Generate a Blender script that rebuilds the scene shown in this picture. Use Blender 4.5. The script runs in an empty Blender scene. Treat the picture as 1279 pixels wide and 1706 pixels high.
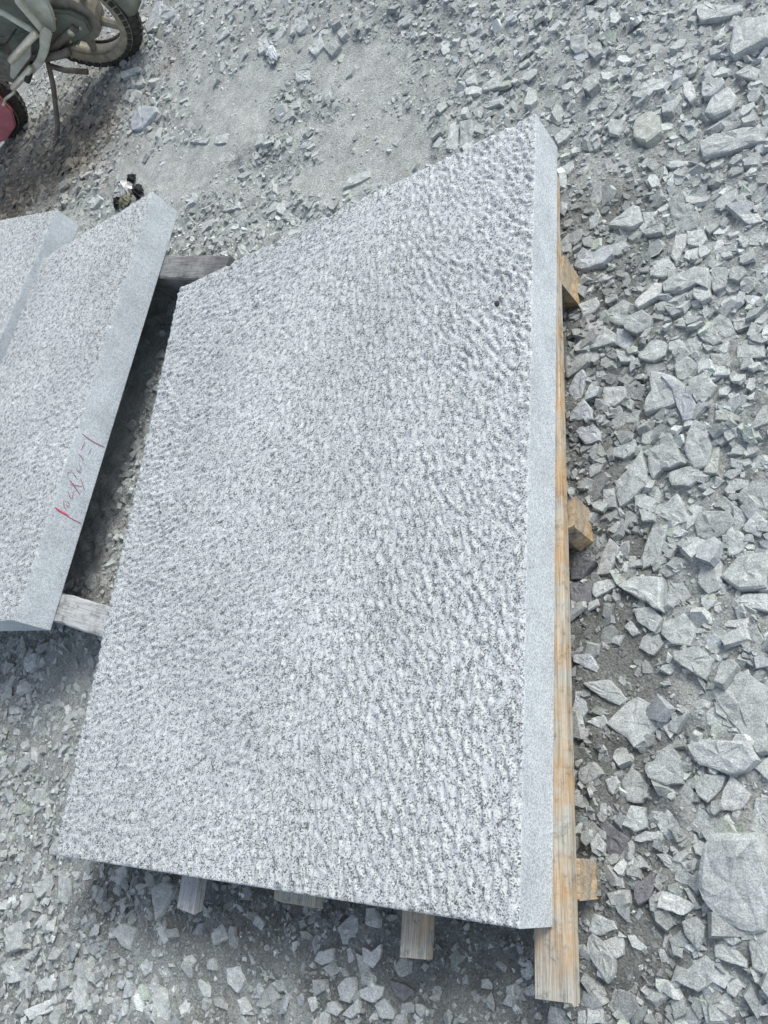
import bpy, bmesh, math, random
import numpy as np
from mathutils import Vector, Matrix

# ------------------------------------------------------------------ camera, world, sun, exposure
scene = bpy.context.scene
col = scene.collection
CAM_LOC = np.array([1.80708273, 0.10937537, 1.39618909])
CAM_R = np.array([[0.8005233835443705, 0.08593060979807794, -0.5931089635964061],
                  [-0.1591319867515124, -0.9236626626385711, -0.34860335115994195],
                  [-0.577788303093087, 0.3734477419226902, -0.7257392512890944]])
FPX = 1329.38                                    # focal length in photograph pixels (1706 high)
cam_d = bpy.data.cameras.new('camera')
cam = bpy.data.objects.new('camera', cam_d); col.objects.link(cam)
cam_d.sensor_fit = 'VERTICAL'; cam_d.sensor_height = 36.0; cam_d.lens = FPX / 1706 * 36.0
cam_d.clip_start = 0.02; cam_d.clip_end = 400
mw = Matrix.Identity(4)
for i in range(3):
    mw[i][0] = CAM_R[0][i]; mw[i][1] = -CAM_R[1][i]; mw[i][2] = -CAM_R[2][i]; mw[i][3] = CAM_LOC[i]
cam.matrix_world = mw
scene.camera = cam

SUN_EL, SUN_AZ = math.radians(43), math.radians(48)   # azimuth: direction towards the sun, counter-clockwise from +X
world = bpy.data.worlds.new('World'); scene.world = world; world.use_nodes = True
wn = world.node_tree.nodes; wl = world.node_tree.links
sky = wn.new('ShaderNodeTexSky'); sky.sky_type = 'NISHITA'; sky.sun_disc = False
sky.sun_elevation = SUN_EL; sky.sun_rotation = math.pi / 2 - SUN_AZ
sky.air_density = 1.0; sky.dust_density = 3.0; sky.ozone_density = 1.0
hs = wn.new('ShaderNodeHueSaturation'); hs.inputs['Saturation'].default_value = 0.62     # thin even cloud: paler than a clear sky
wl.new(sky.outputs[0], hs.inputs['Color']); wl.new(hs.outputs[0], wn['Background'].inputs[0]); wn['Background'].inputs[1].default_value = 0.15
sun_d = bpy.data.lights.new('sun', 'SUN'); sun_d.energy = 1.4; sun_d.angle = math.radians(24); sun_d.color = (1.0, 0.97, 0.9)
sun = bpy.data.objects.new('sun', sun_d); col.objects.link(sun)
sd = Vector((math.cos(SUN_EL) * math.cos(SUN_AZ), math.cos(SUN_EL) * math.sin(SUN_AZ), math.sin(SUN_EL)))
sun.rotation_euler = sd.to_track_quat('Z', 'Y').to_euler(); sun.location = sd * 20
vs = scene.view_settings
vs.view_transform = 'Standard'; vs.look = 'None'; vs.gamma = 1.0; vs.use_curve_mapping = False; vs.exposure = 0.52

# ------------------------------------------------------------------ helpers
rs = np.random.RandomState(11); random.seed(5)

def g(u, v, z=0.0):
    d = CAM_R.T @ np.array([(u - 639.5) / FPX, (v - 853.0) / FPX, 1.0])
    return CAM_LOC + (z - CAM_LOC[2]) / d[2] * d

def proj(P):
    q = (np.asarray(P) - CAM_LOC) @ CAM_R.T
    return np.stack([q[..., 0] / q[..., 2] * FPX + 639.5, q[..., 1] / q[..., 2] * FPX + 853.0], -1), q[..., 2]

_lat = np.random.RandomState(3).rand(256, 256)
def vnoise(x, y, s, seed=0):
    X = np.asarray(x) * s + seed * 17.31; Y = np.asarray(y) * s + seed * 7.77
    i = np.floor(X).astype(int); j = np.floor(Y).astype(int); fx = X - i; fy = Y - j
    fx = fx * fx * (3 - 2 * fx); fy = fy * fy * (3 - 2 * fy)
    L = lambda a, b: _lat[a % 256, b % 256]
    return (L(i, j) * (1 - fx) + L(i + 1, j) * fx) * (1 - fy) + (L(i, j + 1) * (1 - fx) + L(i + 1, j + 1) * fx) * fy

def fbm(x, y, s, o=4, seed=0):
    a = 1.0; t = 0; n = 0
    for k in range(o):
        t = t + a * vnoise(x, y, s * 2 ** k, seed + k); n += a; a *= 0.5
    return t / n

def tag(o, label=None, cat=None, group=None, kind=None):
    if label: o['label'] = label
    if cat: o['category'] = cat
    if group: o['group'] = group
    if kind: o['kind'] = kind
    return o

def mesh_obj(name, verts, faces, mats, parent=None, loc=(0, 0, 0), smooth=False):
    me = bpy.data.meshes.new(name)
    me.from_pydata([tuple(v) for v in verts], [], [tuple(f) for f in faces]); me.validate(); me.update()
    for m in (mats if isinstance(mats, (list, tuple)) else [mats]): me.materials.append(m)
    if smooth: me.polygons.foreach_set('use_smooth', [True] * len(me.polygons))
    o = bpy.data.objects.new(name, me); col.objects.link(o); o.location = loc
    if parent: o.parent = parent
    return o

def np_mesh(name, V, F, mat, smooth=False):
    """V (n,3), F (m,k) with constant k"""
    me = bpy.data.meshes.new(name); k = F.shape[1]
    me.vertices.add(len(V)); me.vertices.foreach_set('co', V.astype(np.float32).ravel())
    me.loops.add(F.size); me.loops.foreach_set('vertex_index', F.astype(np.int32).ravel())
    me.polygons.add(len(F)); me.polygons.foreach_set('loop_start', np.arange(0, F.size, k, dtype=np.int32))
    me.polygons.foreach_set('loop_total', np.full(len(F), k, dtype=np.int32))
    me.polygons.foreach_set('use_smooth', np.full(len(F), bool(smooth)))
    me.update(calc_edges=True); me.materials.append(mat)
    o = bpy.data.objects.new(name, me); col.objects.link(o)
    return o

def set_col(me, C):
    a = me.attributes.new('col', 'FLOAT_COLOR', 'POINT')
    C4 = np.ones((len(C), 4), np.float32); C4[:, :3] = C
    a.data.foreach_set('color', C4.ravel())

def bm_obj(name, bm, mat, parent=None, smooth=False, loc=(0, 0, 0)):
    me = bpy.data.meshes.new(name); bm.to_mesh(me); bm.free()
    me.materials.append(mat)
    if smooth: me.polygons.foreach_set('use_smooth', [True] * len(me.polygons))
    o = bpy.data.objects.new(name, me); col.objects.link(o); o.location = loc
    if parent: o.parent = parent
    return o

def add_tube(bm, pts, r, n=10, close=False):
    pts = [Vector(p) for p in pts]; rr = r if isinstance(r, (list, tuple)) else [r] * len(pts)
    rings = []
    for i, p in enumerate(pts):
        a = pts[i - 1] if (i > 0 or close) else p
        b = pts[(i + 1) % len(pts)] if (i < len(pts) - 1 or close) else p
        t = (b - a).normalized()
        u = t.cross(Vector((0, 0, 1)))
        if u.length < 1e-3: u = t.cross(Vector((0, 1, 0)))
        u.normalize(); w = t.cross(u)
        rings.append([bm.verts.new(p + rr[i] * (math.cos(k * 2 * math.pi / n) * u + math.sin(k * 2 * math.pi / n) * w)) for k in range(n)])
    m = len(rings)
    for i in range(m if close else m - 1):
        A = rings[i]; B = rings[(i + 1) % m]
        for k in range(n):
            bm.faces.new((A[k], A[(k + 1) % n], B[(k + 1) % n], B[k]))
    if not close:
        bm.faces.new(rings[0][::-1]); bm.faces.new(rings[-1])

def add_box(bm, c, s, rot=None, bevel=0.0):
    M = Matrix.Translation(c) @ (rot.to_4x4() if rot else Matrix.Identity(4)) @ Matrix.Diagonal((s[0], s[1], s[2], 1))
    r = bmesh.ops.create_cube(bm, size=1, matrix=M)
    if bevel:
        ed = list({e for v in r['verts'] for e in v.link_edges})
        bmesh.ops.bevel(bm, geom=ed, offset=bevel, segments=2, affect='EDGES', profile=0.6)

# ------------------------------------------------------------------ materials
def new_mat(name):
    m = bpy.data.materials.new(name); m.use_nodes = True
    nt = m.node_tree; b = nt.nodes['Principled BSDF']
    b.inputs['Specular IOR Level'].default_value = 0.25
    return m, nt, b
def N(nt, t, **kw):
    n = nt.nodes.new(t)
    for k, v in kw.items():
        if k in n.inputs.keys(): n.inputs[k].default_value = v
        else: setattr(n, k, v)
    return n
def ramp(nt, src, stops, interp='LINEAR'):
    r = nt.nodes.new('ShaderNodeValToRGB'); r.color_ramp.interpolation = interp
    e = r.color_ramp.elements
    while len(e) < len(stops): e.new(0.5)
    for k, (p, c) in enumerate(stops):
        e[k].position = p; e[k].color = (c, c, c, 1) if isinstance(c, float) else (*c, 1)
    nt.links.new(src, r.inputs[0]); return r
def mul(nt, a, b, fac=1.0, mode='MULTIPLY'):
    m = nt.nodes.new('ShaderNodeMix'); m.data_type = 'RGBA'; m.blend_type = mode
    if hasattr(fac, 'links'): nt.links.new(fac, m.inputs[0])
    else: m.inputs[0].default_value = fac
    for s, i in ((a, 6), (b, 7)):
        if hasattr(s, 'links'): nt.links.new(s, m.inputs[i])
        else: m.inputs[i].default_value = (*s, 1)
    return m.outputs[2]

def stone_mat(name, noise_s=55, bump=0.5):
    m, nt, b = new_mat(name)
    at = N(nt, 'ShaderNodeAttribute', attribute_name='col')
    geo = N(nt, 'ShaderNodeNewGeometry')
    n1 = N(nt, 'ShaderNodeTexNoise', Scale=noise_s, Detail=6.0, Roughness=0.65)
    n2 = N(nt, 'ShaderNodeTexNoise', Scale=420.0, Detail=2.0, Roughness=0.6)
    n3 = N(nt, 'ShaderNodeTexVoronoi', Scale=330.0)
    for n in (n1, n2, n3): nt.links.new(geo.outputs['Position'], n.inputs['Vector'])
    r1 = ramp(nt, n1.outputs[0], [(0.3, 0.72), (0.7, 1.22)])
    r2 = ramp(nt, n2.outputs[0], [(0.36, 0.62), (0.62, 1.2)])
    r3 = ramp(nt, n3.outputs['Color'], [(0.0, 0.55), (0.16, 0.95), (0.8, 1.12)])
    c = mul(nt, at.outputs['Color'], r1.outputs[0]); c = mul(nt, c, r2.outputs[0], 0.8); c = mul(nt, c, r3.outputs[0], 0.55)
    nt.links.new(c, b.inputs['Base Color']); b.inputs['Roughness'].default_value = 0.95
    bp = N(nt, 'ShaderNodeBump', Strength=bump, Distance=0.006)
    n4 = N(nt, 'ShaderNodeTexNoise', Scale=150.0, Detail=5.0, Roughness=0.7); nt.links.new(geo.outputs['Position'], n4.inputs['Vector'])
    nt.links.new(n4.outputs[0], bp.inputs['Height']); nt.links.new(bp.outputs[0], b.inputs['Normal'])
    return m
M_STONE = stone_mat('broken_granite')
M_GRAVEL = stone_mat('granite_gravel', 70, 0.45)

def ground_mat():
    m, nt, b = new_mat('stone_dust_ground')
    at = N(nt, 'ShaderNodeAttribute', attribute_name='col'); geo = N(nt, 'ShaderNodeNewGeometry')
    n1 = N(nt, 'ShaderNodeTexNoise', Scale=14.0, Detail=7.0, Roughness=0.68)
    n2 = N(nt, 'ShaderNodeTexNoise', Scale=260.0, Detail=4.0, Roughness=0.7)
    v1 = N(nt, 'ShaderNodeTexVoronoi', Scale=120.0); v2 = N(nt, 'ShaderNodeTexVoronoi', Scale=260.0)
    for n in (n1, n2, v1, v2): nt.links.new(geo.outputs['Position'], n.inputs['Vector'])
    r1 = ramp(nt, n1.outputs[0], [(0.3, 0.75), (0.7, 1.2)])
    r2 = ramp(nt, n2.outputs[0], [(0.34, 0.5), (0.66, 1.32)])
    r3 = ramp(nt, v1.outputs['Color'], [(0.0, 0.7), (1.0, 1.2)])
    c = mul(nt, at.outputs['Color'], r1.outputs[0]); c = mul(nt, c, r2.outputs[0], 0.85); c = mul(nt, c, r3.outputs[0], 0.6)
    nt.links.new(c, b.inputs['Base Color']); b.inputs['Roughness'].default_value = 0.97
    h = N(nt, 'ShaderNodeMath', operation='MULTIPLY_ADD'); h.inputs[1].default_value = -0.5
    nt.links.new(v1.outputs['Distance'], h.inputs[0]); nt.links.new(n2.outputs[0], h.inputs[2])
    bp = N(nt, 'ShaderNodeBump', Strength=0.75, Distance=0.008); nt.links.new(h.outputs[0], bp.inputs['Height'])
    nt.links.new(bp.outputs[0], b.inputs['Normal'])
    return m
M_GROUND = ground_mat()

def granite(name, sawn):
    m, nt, b = new_mat(name)
    tc = N(nt, 'ShaderNodeTexCoord')
    v1 = N(nt, 'ShaderNodeTexVoronoi', Scale=470.0 if sawn else 460.0)
    v2 = N(nt, 'ShaderNodeTexVoronoi', Scale=900.0 if sawn else 650.0)
    n1 = N(nt, 'ShaderNodeTexNoise', Scale=62.0, Detail=3.0, Roughness=0.6)
    n2 = N(nt, 'ShaderNodeTexNoise', Scale=3.0, Detail=3.0, Roughness=0.6)
    n3 = N(nt, 'ShaderNodeTexNoise', Scale=420.0, Detail=3.0, Roughness=0.7)
    for n in (v1, v2, n1, n2, n3): nt.links.new(tc.outputs['Object'], n.inputs['Vector'])
    # black mica grains come in loose clusters: shift the cell value with a medium noise
    ad = N(nt, 'ShaderNodeMath', operation='MULTIPLY_ADD'); ad.inputs[1].default_value = 1.5 if not sawn else 0.2
    sep0 = N(nt, 'ShaderNodeSeparateColor'); nt.links.new(v1.outputs['Color'], sep0.inputs[0])
    sep = N(nt, 'ShaderNodeMath', operation='MULTIPLY_ADD'); nt.links.new(sep0.outputs[0], sep.inputs[0])
    sep.inputs[1].default_value = 1.0 if sawn else 0.95; sep.inputs[2].default_value = 0.0 if sawn else -0.29
    nt.links.new(n1.outputs[0], ad.inputs[0]); nt.links.new(sep.outputs[0], ad.inputs[2])
    if sawn:
        r = ramp(nt, ad.outputs[0], [(0.0, (0.25, 0.29, 0.325)), (0.3, (0.40, 0.455, 0.50)), (0.6, (0.495, 0.555, 0.60)), (0.95, (0.62, 0.68, 0.72))])
    else:
        r = ramp(nt, ad.outputs[0], [(0.0, (0.07, 0.077, 0.079)), (0.54, (0.125, 0.138, 0.142)), (0.73, (0.325, 0.356, 0.365)), (0.97, (0.455, 0.493, 0.503)), (1.0, (0.54, 0.58, 0.59))])
    r2 = ramp(nt, v2.outputs['Color'], [(0.0, 0.72), (0.35, 0.98), (1.0, 1.1)])
    r3 = ramp(nt, n2.outputs[0], [(0.3, 0.88), (0.7, 1.08)])
    c = mul(nt, r.outputs[0], r2.outputs[0], 0.8); c = mul(nt, c, r3.outputs[0])
    if sawn:
        mp = N(nt, 'ShaderNodeMapping'); mp.inputs['Scale'].default_value = (1, 1, 14)
        nt.links.new(tc.outputs['Object'], mp.inputs[0])
        n5 = N(nt, 'ShaderNodeTexNoise', Scale=30.0, Detail=4.0, Roughness=0.7); nt.links.new(mp.outputs[0], n5.inputs['Vector'])
        n6 = N(nt, 'ShaderNodeTexNoise', Scale=11.0, Detail=5.0, Roughness=0.7); nt.links.new(tc.outputs['Object'], n6.inputs['Vector'])
        c = mul(nt, c, ramp(nt, n5.outputs[0], [(0.3, 0.93), (0.7, 1.06)]).outputs[0])
        c = mul(nt, c, ramp(nt, n6.outputs[0], [(0.32, 0.86), (0.6, 1.05)]).outputs[0])
    nt.links.new(c, b.inputs['Base Color']); b.inputs['Roughness'].default_value = 0.8 if sawn else 0.9
    bp = N(nt, 'ShaderNodeBump', Strength=0.12 if sawn else 0.6, Distance=0.0015)
    nt.links.new(n3.outputs[0], bp.inputs['Height']); nt.links.new(bp.outputs[0], b.inputs['Normal'])
    return m
M_HAM = granite('hammered_granite', False); M_SAWN = granite('sawn_granite', True)

def wood(name, c1, c2, c3, grey=0.4, axis='Y'):
    m, nt, b = new_mat(name)
    tc = N(nt, 'ShaderNodeTexCoord'); mp = N(nt, 'ShaderNodeMapping')
    mp.inputs['Scale'].default_value = (1, .08, 1) if axis == 'Y' else (.08, 1, 1)
    nt.links.new(tc.outputs['Object'], mp.inputs[0])
    n1 = N(nt, 'ShaderNodeTexNoise', Scale=90.0, Detail=5.0, Roughness=0.65, Distortion=0.6); nt.links.new(mp.outputs[0], n1.inputs['Vector'])
    n2 = N(nt, 'ShaderNodeTexNoise', Scale=9.0, Detail=6.0, Roughness=0.7); nt.links.new(tc.outputs['Object'], n2.inputs['Vector'])
    r1 = ramp(nt, n1.outputs[0], [(0.3, c1), (0.65, c2)])
    r2 = ramp(nt, n2.outputs[0], [(grey - 0.06, 1.0), (grey + 0.12, 0.0)])
    mp2 = N(nt, 'ShaderNodeMapping'); mp2.inputs['Scale'].default_value = (1, .03, 1) if axis == 'Y' else (.03, 1, 1); nt.links.new(tc.outputs['Object'], mp2.inputs[0])
    n7 = N(nt, 'ShaderNodeTexNoise', Scale=330.0, Detail=3.0, Roughness=0.7); nt.links.new(mp2.outputs[0], n7.inputs['Vector'])
    n8 = N(nt, 'ShaderNodeTexNoise', Scale=38.0, Detail=6.0, Roughness=0.75); nt.links.new(tc.outputs['Object'], n8.inputs['Vector'])
    c = mul(nt, r1.outputs[0], c3, r2.outputs[0], 'MIX')
    c = mul(nt, c, ramp(nt, n7.outputs[0], [(0.32, 0.6), (0.55, 1.1)]).outputs[0])
    c = mul(nt, c, ramp(nt, n8.outputs[0], [(0.3, 0.45), (0.48, 1.05)]).outputs[0])
    nt.links.new(c, b.inputs['Base Color']); b.inputs['Roughness'].default_value = 0.85
    bp = N(nt, 'ShaderNodeBump', Strength=0.5, Distance=0.003); nt.links.new(n1.outputs[0], bp.inputs['Height']); nt.links.new(bp.outputs[0], b.inputs['Normal'])
    return m
M_PLANK = wood('weathered_pine', (0.31, 0.21, 0.11), (0.50, 0.36, 0.22), (0.38, 0.38, 0.34), 0.49)
M_LOG = wood('raw_log_wood', (0.30, 0.20, 0.10), (0.56, 0.45, 0.29), (0.34, 0.31, 0.26), 0.46, 'Y')
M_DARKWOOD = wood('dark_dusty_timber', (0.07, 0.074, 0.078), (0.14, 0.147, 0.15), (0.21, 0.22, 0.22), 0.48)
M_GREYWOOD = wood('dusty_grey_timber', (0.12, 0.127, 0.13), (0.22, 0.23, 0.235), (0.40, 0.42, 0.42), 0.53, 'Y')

def plain(name, c, rough=0.6, metal=0.0, var=0.25, scale=25.0):
    m, nt, b = new_mat(name)
    tc = N(nt, 'ShaderNodeTexCoord'); n1 = N(nt, 'ShaderNodeTexNoise', Scale=scale, Detail=5.0, Roughness=0.65)
    nt.links.new(tc.outputs['Object'], n1.inputs['Vector'])
    r = ramp(nt, n1.outputs[0], [(0.3, 1.0 - var), (0.7, 1.0 + var)])
    nt.links.new(mul(nt, c, r.outputs[0]), b.inputs['Base Color'])
    b.inputs['Roughness'].default_value = rough; b.inputs['Metallic'].default_value = metal
    return m

# ------------------------------------------------------------------ ground
DUST = [(610, 110, 110, 55, 1), (590, 235, 115, 60, 1), (545, 290, 70, 40, 1), (325, 290, 65, 60, 1), (395, 190, 70, 70, 1),
        (260, 285, 60, 45, .9), (900, 110, 120, 60, .35), (1010, 300, 50, 60, .45), (1120, 260, 60, 40, .3),
        (125, 1130, 50, 80, .6), (90, 1240, 50, 50, .3), (1040, 1130, 60, 90, .75), (1000, 1580, 90, 50, .55), (1130, 1120, 60, 40, .5),
        (740, 1610, 110, 60, .6), (330, 1590, 110, 60, .4), (1110, 40, 60, 40, .3)]
def dustmask(x, y):
    P = np.stack([x, y, np.zeros_like(x)], -1); uv, d = proj(P)
    m = np.zeros(len(x))
    wob = fbm(x, y, 5.0, 3, 9) - 0.5
    for (cx, cy, rx, ry, s) in DUST:
        q = np.sqrt(((uv[:, 0] - cx) / rx) ** 2 + ((uv[:, 1] - cy) / ry) ** 2) + wob * 1.6
        m = np.maximum(m, s * np.clip((1.25 - q) / 0.5, 0, 1))
    m[d < 0.1] = 0
    return m
def height(x, y):
    x = np.atleast_1d(np.asarray(x, float)); y = np.atleast_1d(np.asarray(y, float))
    m = dustmask(x, y)
    h = (fbm(x, y, 1.3, 3, 1) - 0.5) * 0.07 + (fbm(x, y, 9, 3, 4) - 0.5) * 0.03 * (1 - 0.6 * m)
    h += (fbm(x, y, 40, 3, 6) - 0.5) * 0.022 * (1 - 0.75 * m)
    h += np.clip((fbm(x, y, 22, 2, 12) - 0.55) * 3, 0, 1) * 0.008 * (1 - m)
    return h
def axis_pts(a, b, st, far, gr):
    mid = np.arange(a, b, st); lo = []; p = a; s = st
    while p > -far: s *= gr; p -= s; lo.append(p)
    hi = []; p = mid[-1]; s = st
    while p < far: s *= gr; p += s; hi.append(p)
    return np.array(lo[::-1] + list(mid) + hi)
gx = axis_pts(-1.15, 1.95, 0.0095, 60, 1.05); gy = axis_pts(-0.62, 2.9, 0.0095, 60, 1.05)
GX, GY = np.meshgrid(gx, gy); fx = GX.ravel(); fy = GY.ravel()
# ground colour: pale stone dust, brown soil around the motorbike, damp fines by the timbers with contact shade painted in
def damp_and_shade(x, y):  # mask: damp fines plus painted shade under and around the big slab
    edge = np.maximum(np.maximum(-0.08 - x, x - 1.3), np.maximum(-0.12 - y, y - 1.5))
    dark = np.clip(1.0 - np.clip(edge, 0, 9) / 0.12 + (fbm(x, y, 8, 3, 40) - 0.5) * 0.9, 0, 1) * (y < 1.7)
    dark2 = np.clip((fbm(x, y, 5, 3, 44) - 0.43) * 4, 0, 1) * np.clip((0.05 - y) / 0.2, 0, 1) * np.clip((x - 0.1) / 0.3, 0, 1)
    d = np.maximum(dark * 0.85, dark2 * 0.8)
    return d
def ground_colour(x, y):
    n = fbm(x, y, 3.0, 4, 20)[:, None]; m = dustmask(x, y)[:, None]
    c = np.array([0.385, 0.412, 0.402]) * (0.8 + 0.4 * n)
    c = c * (1 - m) + np.array([0.45, 0.48, 0.462]) * m
    brown = np.clip(1.3 - np.hypot((x + 1.95) / 0.95, (y - 3.35) / 0.62) + (fbm(x, y, 4, 3, 30) - 0.5) * 1.2, 0, 1)[:, None]
    c = c * (1 - 0.75 * brown) + np.array([0.125, 0.105, 0.072]) * 0.75 * brown
    d = damp_and_shade(x, y)[:, None]
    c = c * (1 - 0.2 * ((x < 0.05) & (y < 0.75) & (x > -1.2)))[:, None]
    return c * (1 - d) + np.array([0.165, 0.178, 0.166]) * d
V = np.stack([fx, fy, height(fx, fy)], -1)
nx, ny = len(gx), len(gy); ii = np.arange(nx * ny).reshape(ny, nx)
F = np.stack([ii[:-1, :-1], ii[:-1, 1:], ii[1:, 1:], ii[1:, :-1]], -1).reshape(-1, 4)
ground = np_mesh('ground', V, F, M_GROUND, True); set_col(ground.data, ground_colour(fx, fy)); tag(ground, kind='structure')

# ------------------------------------------------------------------ granite slabs
def hammered(corners, seed, step, amp=0.0046, dense=0.0165):
    """relief on a quad patch, returns grid points (ny,nx,3 rel z) ; corners TL,TR,BR,BL in xy"""
    r = np.random.RandomState(seed)
    TL, TR, BR, BL = [np.array(c, float) for c in corners]
    W = np.linalg.norm(TR - TL); L = np.linalg.norm(TL - BL)
    nx = int(W / step) + 1; ny = int(L / step) + 1
    Hh = np.zeros((ny, nx)); U = np.linspace(0, W, nx); Vv = np.linspace(0, L, ny); dx = U[1]; dy = Vv[1]
    n = int(W * L / 0.0105 ** 2)
    pu = r.rand(n) * W; pv = r.rand(n) * L
    # the mason's strokes swing round: ripples follow a slowly turning direction
    th = 1.15 + 4.2 * (fbm(pu, pv, 1.2, 2, seed) - 0.5) + r.randn(n) * 0.30
    lam = 0.0165 * (0.8 + 0.5 * r.rand(n)); sa = 0.0088 * (0.7 + 0.6 * r.rand(n)); sb = 0.0085; ph = r.rand(n) * 6.283
    k = int(0.030 / step) + 1
    for i in range(n):
        cx = int(pu[i] / dx); cy = int(pv[i] / dy)
        x0, x1, y0, y1 = max(0, cx - k), min(nx, cx + k + 1), max(0, cy - k), min(ny, cy + k + 1)
        if x0 >= x1 or y0 >= y1: continue
        X = U[x0:x1][None, :] - pu[i]; Y = Vv[y0:y1][:, None] - pv[i]
        c, s_ = math.cos(th[i]), math.sin(th[i]); al = X * c + Y * s_; ac = -X * s_ + Y * c
        Hh[y0:y1, x0:x1] += np.exp(-(al / sa[i]) ** 2 - (ac / sb) ** 2) * np.cos(6.283 * ac / lam[i] + ph[i])
    Hh /= Hh.std() + 1e-9
    Hh = np.where(Hh > 0, np.minimum(Hh, 2.4) ** 1.15, Hh * 0.75); Hh = np.maximum(Hh, -1.6)
    UU, VV = np.meshgrid(U, Vv)
    Hh *= amp * 0.41 * (0.75 + 0.5 * fbm(UU, VV, 5, 2, seed + 15)); Hh += 0.0035
    UU, VV = np.meshgrid(U, Vv)
    Hh += (fbm(UU, VV, 7, 3, seed + 5) - 0.5) * 0.004 + (fbm(UU, VV, 60, 2, seed + 9) - 0.5) * 0.0028 + (vnoise(UU, VV, 230, seed) - 0.5) * 0.0009
    return U / W, Vv / L, Hh
def make_slab(name, corners, ztop, thick, seed, step, label, edge_drop=0.0015):
    u, v, Hh = hammered(corners, seed, step)
    TL, TR, BR, BL = [np.array(c, float) for c in corners]
    ny, nx = Hh.shape
    UU, VV = np.meshgrid(u, v)
    P = (BL * ((1 - UU) * (1 - VV))[..., None] + BR * (UU * (1 - VV))[..., None] + TL * ((1 - UU) * VV)[..., None] + TR * (UU * VV)[..., None])
    org = BL
    Z = Hh - 0.0055
    border = np.zeros_like(Hh, bool); border[0] = border[-1] = True; border[:, 0] = border[:, -1] = True
    Z[border] = np.minimum(Z[border], 0.0005) * 0.7 - edge_drop
    # small chips knocked out of the arrises
    e1 = np.clip((fbm(P[..., 0] + 3.1, P[..., 1] + 1.7, 28, 3, seed + 2) - 0.70) * 7, 0, 1)
    ed = np.minimum(np.minimum(UU, 1 - UU) * np.linalg.norm(TR - TL), np.minimum(VV, 1 - VV) * np.linalg.norm(TL - BL))
    Z -= e1 * 0.009 * np.clip(1 - ed / 0.011, 0, 1)
    P0 = P.copy(); ctr = P.reshape(-1, 2).mean(0)
    P = P + (ctr - P) * (border * (0.0008 * fbm(P[..., 0], P[..., 1], 60, 2, seed + 3) + 0.0035 * e1) / 0.6)[..., None]
    V = np.concatenate([(P - org).reshape(-1, 2), Z.reshape(-1, 1)], 1)
    ii = np.arange(nx * ny).reshape(ny, nx)
    F = np.stack([ii[:-1, :-1], ii[:-1, 1:], ii[1:, 1:], ii[1:, :-1]], -1).reshape(-1, 4)
    loop = np.concatenate([ii[0, :-1], ii[:-1, -1], ii[-1, :0:-1], ii[:0:-1, 0]])
    n0 = len(V); rows = [V]; sideF = []; prev = loop
    for q, zz in enumerate((-0.004, -thick * 0.35, -thick * 0.7, -thick + 0.002, -thick)):
        R = V[loop].copy(); R[:, :2] = (P0 - org).reshape(-1, 2)[loop]; R[:, 2] = zz if q else np.minimum(R[:, 2] - 0.002, -0.004)
        if q == 4: R[:, :2] += (V[loop][:, :2].mean(0) - R[:, :2]) * 0.002
        idx = np.arange(len(loop)) + n0 + q * len(loop); rows.append(R)
        nxt = np.roll(idx, -1); pn = np.roll(prev, -1)
        sideF.append(np.stack([prev, idx, nxt, pn], -1)); prev = idx
    V = np.concatenate(rows); SF = np.concatenate(sideF)
    c4 = [prev[0], prev[nx - 1], prev[nx - 1 + ny - 1], prev[2 * (nx - 1) + ny - 1]]
    FF = np.concatenate([F, SF, np.array([[c4[3], c4[2], c4[1], c4[0]]])])
    o = np_mesh(name, V, FF, M_HAM, True); o.data.materials.append(M_SAWN)
    mi = np.zeros(len(FF), np.int32); mi[len(F):] = 1; o.data.polygons.foreach_set('material_index', mi)
    sm = np.ones(len(FF), bool); sm[len(F):] = False; o.data.polygons.foreach_set('use_smooth', sm)
    o.location = (org[0], org[1], ztop)
    tag(o, label, 'slab', 'granite slabs laid out on timbers')
    return o
Z1 = 0.233; T1 = 0.1134
slab1 = make_slab('granite_slab', [(0, 1.6018), (1.2, 1.6018), (1.2, 0), (0, 0)], Z1, T1, 21, 0.0038,
                  'large pale grey hammered granite slab filling the middle of the picture')
Z2 = 0.294
S2 = [(-0.85, 2.032), (-0.185, 2.031), (-0.340, 0.569), (-1.105, 0.62)]
slab2 = make_slab('granite_slab', S2, Z2, 0.113, 33, 0.005, 'narrow granite slab at left with red writing on its sawn side')
Z3 = 0.206
slab3 = make_slab('granite_slab', [(-1.90, 2.76), (-1.068, 2.449), (-1.29, 1.62), (-2.1, 1.80)], Z3, 0.113, 45, 0.006,
                  'farthest granite slab, partly hidden at the left picture edge')

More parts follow.
